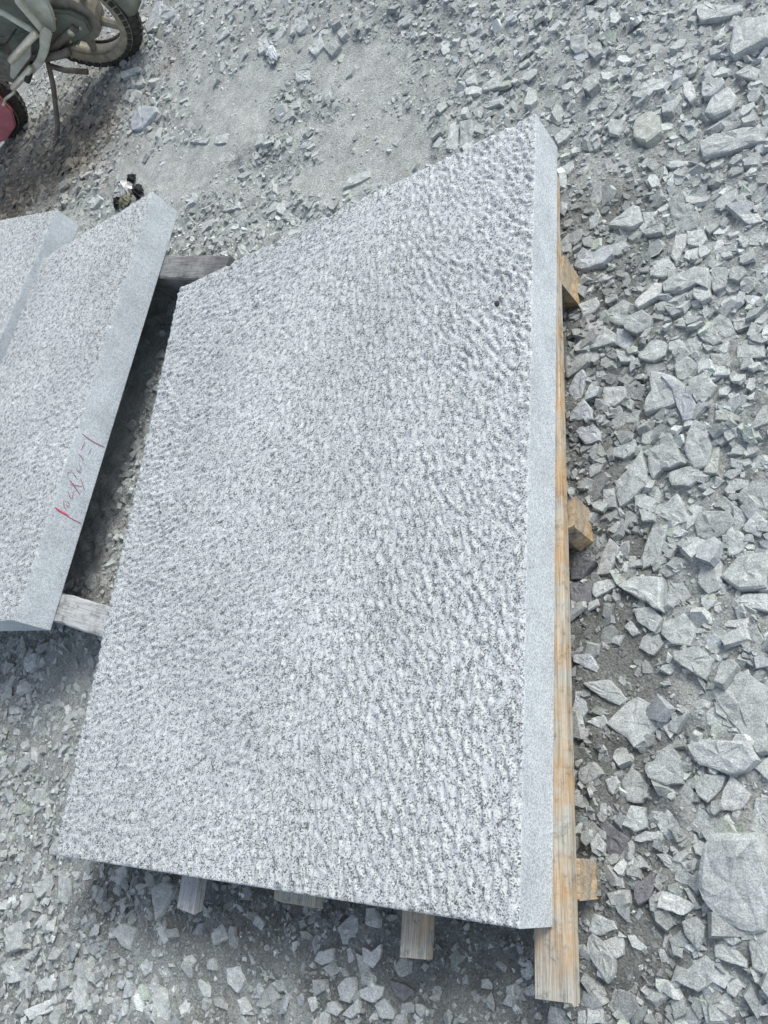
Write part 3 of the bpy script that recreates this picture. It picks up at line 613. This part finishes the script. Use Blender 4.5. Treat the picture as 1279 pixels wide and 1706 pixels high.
def gravel(name, n, rmin, rmax, pw, variants, lift, dens, label, area, seed):
    r = np.random.RandomState(seed)
    x = r.uniform(area[0], area[1], n); y = r.uniform(area[2], area[3], n)
    uv, d = proj(np.stack([x, y, np.zeros(n)], -1))
    ok = (d > 0.2) & (uv[:, 0] > -230) & (uv[:, 0] < 1510) & (uv[:, 1] > -230) & (uv[:, 1] < 1930)
    ok &= ~((x > 0.12) & (x < 1.08) & (y > 0.14) & (y < 1.45))
    ok &= ~((x > -0.9) & (x < -0.42) & (y > 0.8) & (y < 1.9))
    x, y, uv, d = x[ok], y[ok], uv[ok], d[ok]
    m = dustmask(x, y)
    ok = r.rand(len(x)) < dens(uv[:, 0], uv[:, 1], m, x, y)
    x, y, uv, m = x[ok], y[ok], uv[ok], m[ok]
    ok = ~inside_traced(x, y, 0.95 if rmax > 0.02 else 0.86); x, y, m, uv = x[ok], y[ok], m[ok], uv[ok]
    k = len(x); s = rmin * (rmax / rmin) ** (r.rand(k) ** pw)
    z = height(x, y) + s * lift * (r.rand(k) - 0.35 - 0.5 * m - 0.25 * (uv[:, 1] < 460) * (uv[:, 0] < 430) * (np.hypot((x + 1.95) / 1.1, (y - 3.3) / 0.7) > 1))
    th = r.rand(k) * 6.283; ta = r.randn(k) * 0.22; tb = r.randn(k) * 0.22
    tone = np.exp(r.randn(k) * 0.13); gc = np.array([0.42, 0.454, 0.448])
    brown = np.clip(1.35 - np.hypot((x + 1.95) / 0.95, (y - 3.3) / 0.62) + (fbm(x, y, 4, 3, 30) - 0.5) * 1.0, 0, 1)
    cc = gc * tone[:, None]; cc = cc * (1 - brown[:, None] * .85) + np.array([0.19, 0.165, 0.125]) * (tone ** 2)[:, None] * brown[:, None] * .85
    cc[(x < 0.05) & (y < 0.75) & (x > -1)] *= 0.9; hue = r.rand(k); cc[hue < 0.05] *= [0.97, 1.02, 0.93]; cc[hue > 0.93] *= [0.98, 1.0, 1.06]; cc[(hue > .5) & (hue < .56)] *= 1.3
    cc *= (1 - (0.42 if rmax < .01 else (0.55 if rmax < 0.012 else 0.32)) * damp_and_shade(x, y) * (r.rand(k) < 0.85))[:, None]  # chips there take the same damp tone and painted shade
    Vs = []; Fs = []; Cs = []; off = 0
    var = r.randint(0, len(variants), k)
    for vi, (bv, bf) in enumerate(variants):
        I = np.where(var == vi)[0]
        if not len(I): continue
        P = bv[None] * s[I, None, None] * (1 + 0.12 * r.randn(len(I), 1, 3))
        c, sn = np.cos(ta[I])[:, None], np.sin(ta[I])[:, None]
        X, Y, Z = P[..., 0], P[..., 1], P[..., 2]; Y, Z = Y * c - Z * sn, Y * sn + Z * c
        c, sn = np.cos(tb[I])[:, None], np.sin(tb[I])[:, None]; X, Z = X * c + Z * sn, -X * sn + Z * c
        c, sn = np.cos(th[I])[:, None], np.sin(th[I])[:, None]; X, Y = X * c - Y * sn, X * sn + Y * c
        Q = np.stack([X + x[I][:, None], Y + y[I][:, None], Z + z[I][:, None]], -1)
        nv = len(bv); Vs.append(Q.reshape(-1, 3)); Fs.append((bf[None] + (np.arange(len(I)) * nv)[:, None, None] + off).reshape(-1, 3))
        Cs.append(np.repeat(cc[I], nv, 0)); off += nv * len(I)
    o = np_mesh(name, np.concatenate(Vs), np.concatenate(Fs), M_GRAVEL); set_col(o.data, np.concatenate(Cs))
    tag(o, label, 'gravel', None, 'stuff'); print(name, k, off)
    return o
def d_coarse(u, v, m, x, y):
    base = np.where(u > 925, np.where(v > 330, 0.42, 0.6), np.where(v < 460, 0.85, 0.4))
    base = np.where((v > 1000) & (u < 925), np.where(u < 300, 0.8, 0.3), base)
    base *= 0.6 + 0.8 * fbm(x, y, 4, 2, 61)
    return base * (1 - 0.93 * m)
def d_right(u, v, m, x, y): return np.where(u > 925, 0.9, 0.0) * (1 - 0.9 * m)
def d_far(u, v, m, x, y): return np.clip(1.3 - np.hypot((x + 2.0) / 0.95, (y - 3.3) / 0.6), 0, 1)
def d_soil(u, v, m, x, y): return np.clip(damp_and_shade(x, y) * 1.3, 0, 1) * ((y < 0.1) | (x > 1.2) | (x < 0.02))
def d_small(u, v, m, x, y):
    base = np.where(u > 925, 0.9, np.where(v < 460, 0.8, 0.6)); base = np.where((v > 1000) & (u < 925), np.where(u < 300, 0.95, 0.55), base)
    return base * (1 - 0.8 * m)
def d_tiny(u, v, m, x, y): return 0.9 - 0.55 * m
gravel('gravel', 9000, 0.018, 0.040, 1.6, CHV, 0.5, d_coarse, 'coarse broken grey stone chips strewn over the yard', (-4.6, 2.6, -0.9, 6.8), 5)
gravel('gravel', 6000, 0.014, 0.028, 1.5, CHV, 0.6, d_coarse, 'coarse stone chips around the slabs', (-0.9, 2.0, -0.6, 2.4), 6)
gravel('gravel', 2200, 0.012, 0.028, 1.4, CHV, 0.4, d_right, 'flat broken slivers packed between the bigger stones at right', (1.2, 2.0, -0.4, 2.2), 9)
gravel('gravel', 56000, 0.007, 0.019, 1.6, CHV, 0.7, d_small, 'small grey stone chips between the larger stones', (-2.6, 2.2, -0.8, 4.4), 7)
gravel('gravel', 1500, 0.018, 0.045, 1.5, CHV, 0.7, d_far, 'brownish flaky debris around the motorbike', (-3.2, -0.9, 2.5, 4.2), 10)
gravel('gravel', 60000, 0.003, 0.0085, 1.4, CHT, 0.7, d_tiny, 'fine stone grit covering the ground', (-1.2, 2.0, -0.6, 2.7), 8)

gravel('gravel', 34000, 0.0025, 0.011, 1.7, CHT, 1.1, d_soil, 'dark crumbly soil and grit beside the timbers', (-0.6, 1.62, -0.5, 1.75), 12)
# ------------------------------------------------------------------ litter
def crumple(name, pts, seed, mat, amp, parent=None, res=14, size=(0.08, 0.06), h=0.03, loc=(0, 0, 0), rz=0, thick=0.0015):
    r = np.random.RandomState(seed); V = []; n = res
    for j in range(n):
        for i in range(n):
            a, b = i / (n - 1) * 2 - 1, j / (n - 1) * 2 - 1
            rr = max(abs(a), abs(b)); x = a * size[0] * (1 + 0.15 * r.randn() * rr); y = b * size[1] * (1 + 0.15 * r.randn() * rr)
            z = h * (1 - rr ** 2) * (0.6 + 0.8 * vnoise(a, b, 2.3, seed)) + amp * (abs(vnoise(a, b, 5, seed + 3) - 0.5) * 2 + 0.5 * r.rand())
            V.append((x, y, z))
    F = [(j * n + i, j * n + i + 1, (j + 1) * n + i + 1, (j + 1) * n + i) for j in range(n - 1) for i in range(n - 1)]
    o = mesh_obj(name, V, F, mat, parent, loc); o.rotation_euler = (0, 0, rz)
    md = o.modifiers.new('solid', 'SOLIDIFY'); md.thickness = thick; md.offset = -1
    return o
M_BLACK = plain('black_plastic', (0.008, 0.009, 0.010), 0.5, 0, 0.4)
M_FOIL = plain('silver_wrapper', (0.5, 0.51, 0.5), 0.4, 0.35, 0.35, 60)
M_OLIVE = plain('dirty_wrapper', (0.14, 0.15, 0.10), 0.6, 0, 0.6, 50)
M_BLUE = plain('faded_blue_plastic', (0.42, 0.47, 0.49), 0.6, 0, 0.4, 40)
p = g(208, 318, 0.02); hz = float(height(p[0], p[1])[0])
w = bpy.data.objects.new('wrapper', None); col.objects.link(w); w.location = (p[0], p[1], hz)
tag(w, 'crumpled black and silver wrapper lying on the dust above the left slab', 'litter')
for (u_, v_, nm, m_, sx, sy, hh, rz, sd_) in ((226, 316, 'black_flap', M_BLACK, .035, .055, .05, .5, 3), (215, 296, 'black_flap', M_BLACK, .03, .035, .04, .2, 4), (191, 334, 'black_flap', M_BLACK, .035, .04, .035, .3, 8),
                                   (206, 311, 'silver_foil', M_FOIL, .05, .065, .05, .3, 5), (203, 331, 'dirty_flap', M_OLIVE, .05, .045, .035, .9, 6), (196, 303, 'black_flap', M_BLACK, .02, .02, .02, .9, 9)):
    q_ = g(u_, v_, hz + 0.03)
    crumple(nm, None, sd_, m_, 0.012, w, 10, (sx * .66, sy * .66), hh * .7, (q_[0] - p[0], q_[1] - p[1], 0.004), rz)
p = g(456, 92, 0.01); hz = float(height(p[0], p[1])[0])
tag(crumple('plastic_rag', None, 12, M_BLUE, 0.009, None, 14, (0.022, 0.07), 0.006, (p[0], p[1], hz), 0.5), 'torn faded blue plastic rag among the far stones', 'litter')

# dark knot of mica on the big slab top
M_KNOT = plain('dark_mica', (0.05, 0.05, 0.045), 0.8, 0, 0.4, 300)
kp = g(827, 505, Z1 + 0.001)
bm = bmesh.new(); bmesh.ops.create_icosphere(bm, subdivisions=2, radius=1, matrix=Matrix.Translation((kp[0], kp[1] , -0.0005)) @ Matrix.Rotation(0.5, 4, 'Z') @ Matrix.Diagonal((0.0055, 0.008, 0.0025, 1)))
for v in bm.verts: v.co += Vector(np.random.RandomState(v.index).randn(3) * 0.0005)
bm_obj('mica_knot', bm, M_KNOT, slab1, True)

# ------------------------------------------------------------------ motorbike
M_TYRE = plain('dusty_tyre_rubber', (0.06, 0.06, 0.057), 0.9, 0, 0.45, 30)
M_SIDE = plain('muddy_tyre_wall', (0.319, 0.283, 0.206), 0.9, 0, 0.35, 25)
M_RIM = plain('dull_olive_rim', (0.295, 0.283, 0.236), 0.55, 0.3, 0.3, 25)
M_CASE = plain('dark_olive_chain_case', (0.17, 0.185, 0.15), 0.6, 0, 0.3, 12)
M_BEIGE = plain('scuffed_pale_panel', (0.58, 0.585, 0.50), 0.4, 0, 0.25, 15)
M_BAR = plain('worn_bright_tube', (0.708, 0.673, 0.543), 0.35, 0.3, 0.3, 20)
M_ENG = plain('greasy_engine', (0.177, 0.177, 0.153), 0.5, 0.3, 0.4, 25)
M_STEEL = plain('rusty_stand', (0.177, 0.153, 0.130), 0.75, 0, 0.4, 30)
M_REDP = plain('faded_red_mudguard', (0.496, 0.165, 0.189), 0.55, 0, 0.2, 10)
M_GREYP = plain('dull_grey_plate', (0.472, 0.472, 0.425), 0.5, 0, 0.2, 18)
bike = bpy.data.objects.new('motorbike', None); col.objects.link(bike)
bike.location = (-1.26, 3.725, 0.0); bike.rotation_euler = (math.radians(-6), 0, math.radians(173)); 
tag(bike, 'old dusty motorbike with red front mudguard on its stand at top left', 'motorbike')
def wheel(cx, R, name_seed):
    seg = 40; prof = []
    tw = 0.06
    for k in range(13):
        a = math.radians(-125 + k * 250 / 12); prof.append((R - tw + math.cos(a) * tw, math.sin(a) * tw * 0.95))
    bm = bmesh.new(); rings = []
    for i in range(seg):
        t = i * 2 * math.pi / seg
        rings.append([bm.verts.new((cx + math.cos(t) * r_, y_, R + math.sin(t) * r_)) for r_, y_ in prof])
    for i in range(seg):
        A, B = rings[i], rings[(i + 1) % seg]
        for k in range(len(prof) - 1): bm.faces.new((A[k], B[k], B[k + 1], A[k + 1]))
    bmesh.ops.recalc_face_normals(bm, faces=bm.faces[:])
    wh = bm_obj('wheel', bm, M_SIDE, bike, True); wh.data.materials.append(M_TYRE)
    wh.data.polygons.foreach_set('material_index', [1 if 3 <= (i % (len(prof) - 1)) <= 8 else 0 for i in range(len(wh.data.polygons))])
    bm = bmesh.new()                                 # tread blocks
    nb = 44
    for i in range(nb):
        t = i * 2 * math.pi / nb
        for (a, rr, ln) in ((0.0, 0.001, 0.018), (0.75, 0.0, 0.02), (-0.75, 0.0, 0.02), (1.35, 0.0, 0.016), (-1.35, 0.0, 0.016)):
            tt = t + (0.5 * 2 * math.pi / nb if abs(a) == 0.75 else 0)
            rad = R - tw + math.cos(a) * tw + rr; yy = math.sin(a) * tw * 0.95
            M = Matrix.Translation((cx, 0, R)) @ Matrix.Rotation(-tt, 4, 'Y') @ Matrix.Translation((rad, yy, 0)) @ Matrix.Rotation(a, 4, 'Z') @ Matrix.Diagonal((0.012, 0.021, 0.026, 1))
            bmesh.ops.create_cube(bm, size=1, matrix=M)
    bm_obj('tread', bm, M_TYRE, wh)
    bm = bmesh.new()                                 # rim
    for (r0, r1, y0) in ((R - 0.088, R - 0.072, 0.0),):
        rg = []
        for i in range(seg):
            t = i * 2 * math.pi / seg
            rg.append([bm.verts.new((cx + math.cos(t) * r_, y_, R + math.sin(t) * r_)) for r_, y_ in ((r1 + .006, .04), (r1 - .006, .043), (r0, .03), (r0 - .004, 0), (r0, -.03), (r1 - .006, -.043), (r1 + .006, -.04))])
        for i in range(seg):
            A, B = rg[i], rg[(i + 1) % seg]
            for k in range(6): bm.faces.new((A[k], B[k], B[k + 1], A[k + 1]))
    bmesh.ops.recalc_face_normals(bm, faces=bm.faces[:])
    bm_obj('rim', bm, M_RIM, wh, True)
    bm = bmesh.new(); add_tube(bm, [(cx, -0.06, R), (cx, -0.045, R), (cx, 0.045, R), (cx, 0.06, R)], [.03, .125, .125, .03], 22); bm_obj('hub', bm, M_RIM, wh)
    for i in range(5):
        t = i * 2 * math.pi / 5 + 0.3; bm = bmesh.new()
        a = (cx + math.cos(t) * .05, 0, R + math.sin(t) * .05); b = (cx + math.cos(t) * (R - .085), 0, R + math.sin(t) * (R - .085))
        add_tube(bm, [a, b], [.026, .018], 8); bm_obj('spoke', bm, M_RIM, wh)
    return wh
wheel(0.0, 0.31, 1); wheel(1.13, 0.30, 2)
def extr(name, pts, y0, y1, mat, parent, bevel=0.006):
    bm = bmesh.new(); A = [bm.verts.new((s, y0, z)) for s, z in pts]; B = [bm.verts.new((s, y1, z)) for s, z in pts]
    bm.faces.new(A); bm.faces.new(B[::-1])
    for i in range(len(pts)): bm.faces.new((A[i], B[i], B[(i + 1) % len(pts)], A[(i + 1) % len(pts)]))
    bmesh.ops.recalc_face_normals(bm, faces=bm.faces[:])
    if bevel: bmesh.ops.bevel(bm, geom=bm.edges[:], offset=bevel, segments=2, affect='EDGES')
    return bm_obj(name, bm, mat, parent)
def tube(name, pts, r, mat, parent=bike, n=10):
    bm = bmesh.new(); add_tube(bm, pts, r, n); return bm_obj(name, bm, mat, parent, True)
# chain case over the rear wheel, swing arm, rear mudguard
extr('chain_case', [(-0.10, 0.30), (-0.06, 0.24), (0.10, 0.235), (0.40, 0.30), (0.42, 0.42), (0.25, 0.47), (0.02, 0.43), (-0.07, 0.37)], 0.062, 0.092, M_CASE, bike, 0.01)
tube('swing_arm', [(-0.03, 0.105, 0.31), (0.2, 0.11, 0.30), (0.46, 0.11, 0.33)], 0.019, M_STEEL)
tube('swing_arm', [(-0.03, -0.095, 0.31), (0.2, -0.10, 0.30), (0.46, -0.11, 0.33)], 0.019, M_STEEL)
def guard(name, cx, R, a0, a1, w, mat, skirt=0.03, thick=0.004, seg=18):
    bm = bmesh.new(); rows = []
    prof = [(R - skirt, -w), (R - skirt * .3, -w * .97), (R, -w * .7), (R + .008, 0), (R, w * .7), (R - skirt * .3, w * .97), (R - skirt, w)]
    for i in range(seg + 1):
        t = math.radians(a0 + (a1 - a0) * i / seg); rows.append([bm.verts.new((cx + math.cos(t) * r_, y_, 0.30 + math.sin(t) * r_)) for r_, y_ in prof])
    for i in range(seg):
        for k in range(6): bm.faces.new((rows[i][k], rows[i][k + 1], rows[i + 1][k + 1], rows[i + 1][k]))
    o = bm_obj(name, bm, mat, bike, True); md = o.modifiers.new('solid', 'SOLIDIFY'); md.thickness = thick; return o
guard('rear_mudguard', 0.0, 0.36, 75, 200, 0.075, M_CASE, 0.05)
# deep red skirted front mudguard
extr('front_mudguard', [(0.79, 0.43), (0.80, 0.30), (0.86, 0.17), (0.97, 0.09), (1.15, 0.055), (1.38, 0.09), (1.47, 0.22), (1.47, 0.42), (1.38, 0.55), (1.18, 0.61), (0.95, 0.57)], 0.085, 0.105, M_REDP, bike, 0.006)
guard('front_fender', 1.13, 0.335, 10, 170, 0.084, M_REDP, 0.05)
tube('fork', [(1.13, 0.075, 0.30), (0.98, 0.085, 0.78)], 0.022, M_BAR); tube('fork', [(1.13, -0.075, 0.30), (0.98, -0.085, 0.78)], 0.022, M_BAR)
tube('handlebar', [(0.80, 0.33, 0.98), (0.90, 0.2, 1.0), (0.95, 0.0, 0.93), (0.90, -0.2, 1.0), (0.80, -0.33, 0.98)], 0.013, M_BAR)
bm = bmesh.new(); bmesh.ops.create_uvsphere(bm, u_segments=20, v_segments=12, radius=0.085, matrix=Matrix.Translation((1.07, 0, 0.82)) @ Matrix.Diagonal((0.8, 1, 1, 1))); bm_obj('headlight', bm, M_BAR, bike, True)
extr('seat', [(-0.22, 0.72), (-0.18, 0.66), (0.45, 0.66), (0.48, 0.72), (0.30, 0.75), (-0.15, 0.78)], -0.12, 0.12, M_ENG, bike, 0.02)
extr('fuel_tank', [(0.45, 0.68), (0.55, 0.60), (0.88, 0.64), (0.95, 0.76), (0.80, 0.85), (0.55, 0.83)], -0.12, 0.12, M_REDP, bike, 0.03)
# engine and crankcase
bm = bmesh.new(); add_tube(bm, [(0.56, -0.11, 0.36), (0.56, -0.09, 0.36), (0.56, 0.10, 0.36), (0.56, 0.125, 0.36)], [.08, .11, .11, .075], 22); bm_obj('crankcase', bm, M_ENG, bike)
bm = bmesh.new()
for k in range(7): add_box(bm, (0.66 + k * .011, 0, 0.43 + k * 0.022), (0.15, 0.15, 0.009), Matrix.Rotation(-0.5, 3, 'Y'))
bm_obj('cylinder_fins', bm, M_ENG, bike)
extr('side_cover', [(-0.08, 0.57), (-0.10, 0.50), (-0.02, 0.41), (0.06, 0.355), (0.11, 0.37), (0.10, 0.44), (0.03, 0.56)], 0.10, 0.125, M_BEIGE, bike, 0.008)
extr('side_plate', [(0.165, 0.415), (0.255, 0.365), (0.50, 0.33), (0.495, 0.352), (0.38, 0.405)], 0.165, 0.18, M_GREYP, bike, 0.003)
tube('guard_bar', [(-0.03, 0.15, 0.60), (0.016, 0.15, 0.564), (0.045, 0.16, 0.46), (0.065, 0.165, 0.40)], 0.016, M_BEIGE)
tube('guard_bar', [(0.075, 0.19, 0.436), (0.2, 0.20, 0.43), (0.35, 0.20, 0.415)], 0.018, M_BAR)
tube('guard_bar', [(0.30, 0.20, 0.334), (0.42, 0.205, 0.322), (0.53, 0.20, 0.311)], 0.016, M_BAR)
extr('guard_strap', [(0.02, 0.43), (0.02, 0.385), (0.14, 0.335), (0.24, 0.305), (0.36, 0.295), (0.36, 0.325), (0.25, 0.34), (0.15, 0.375), (0.075, 0.42)], 0.165, 0.19, M_BEIGE, bike, 0.006)
tube('guard_bar', [(0.19, 0.15, 0.62), (0.148, 0.15, 0.569), (0.115, 0.16, 0.46), (0.10, 0.165, 0.42)], 0.014, M_BEIGE)
extr('frame_panel', [(0.04, 0.60), (0.12, 0.44), (0.42, 0.42), (0.55, 0.60)], -0.05, 0.08, M_CASE, bike, 0.01)
tube('foot_rest', [(0.24, 0.09, 0.31), (0.235, 0.15, 0.305), (0.11, 0.16, 0.275), (0.07, 0.16, 0.27)], 0.02, M_STEEL)
tube('exhaust', [(0.62, -0.13, 0.30), (0.3, -0.16, 0.22), (-0.25, -0.17, 0.28)], [.02, .03, .045], M_STEEL)
st = tube('side_stand', [(0.30, 0.10, 0.27), (0.36, 0.16, 0.19), (0.47, 0.27, 0.075), (0.52, 0.315, 0.04)], 0.013, M_STEEL)
tube('stand_foot', [(0.50, 0.30, 0.04), (0.53, 0.36, 0.035), (0.575, 0.36, 0.035), (0.56, 0.31, 0.04)], 0.007, M_STEEL, st)
tube('stand_brace', [(0.32, 0.11, 0.25), (0.26, 0.12, 0.19), (0.16, 0.12, 0.12)], 0.014, M_STEEL)

# cables, shock absorber and bolts
tube('brake_cable', [(0.92, 0.20, 1.0), (0.98, 0.17, 0.85), (0.86, 0.15, 0.6), (0.6, 0.16, 0.5), (0.35, 0.13, 0.49), (0.1, 0.12, 0.40)], 0.005, M_ENG)
tube('brake_cable', [(0.5, 0.14, 0.46), (0.42, 0.17, 0.50), (0.3, 0.16, 0.47), (0.2, 0.14, 0.48)], 0.004, M_TYRE)
for (bx_, bz_) in ((-0.04, 0.29), (0.08, 0.27), (0.22, 0.30), (0.35, 0.34), (0.2, 0.43), (0.02, 0.39)):
    bm = bmesh.new(); add_tube(bm, [(bx_, 0.09, bz_), (bx_, 0.099, bz_)], 0.008, 6); bm_obj('bolt', bm, M_BAR, bike)

# finned head, foot peg, rear axle nut and chain run
tube('foot_peg', [(0.36, 0.10, 0.31), (0.36, 0.24, 0.315)], 0.016, M_TYRE)
tube('axle_nut', [(0.0, 0.05, 0.31), (0.0, 0.125, 0.31)], 0.018, M_BAR, bike, 6)
for k in range(14):
    bm = bmesh.new(); add_box(bm, (0.05 + k * 0.027, 0.10, 0.247 + k * 0.0045), (0.018, 0.012, 0.012)); bm_obj('chain_link', bm, M_ENG, bike)
tube('gear_lever', [(0.52, 0.13, 0.30), (0.62, 0.16, 0.27), (0.70, 0.17, 0.275), (0.70, 0.21, 0.275)], 0.008, M_BAR)
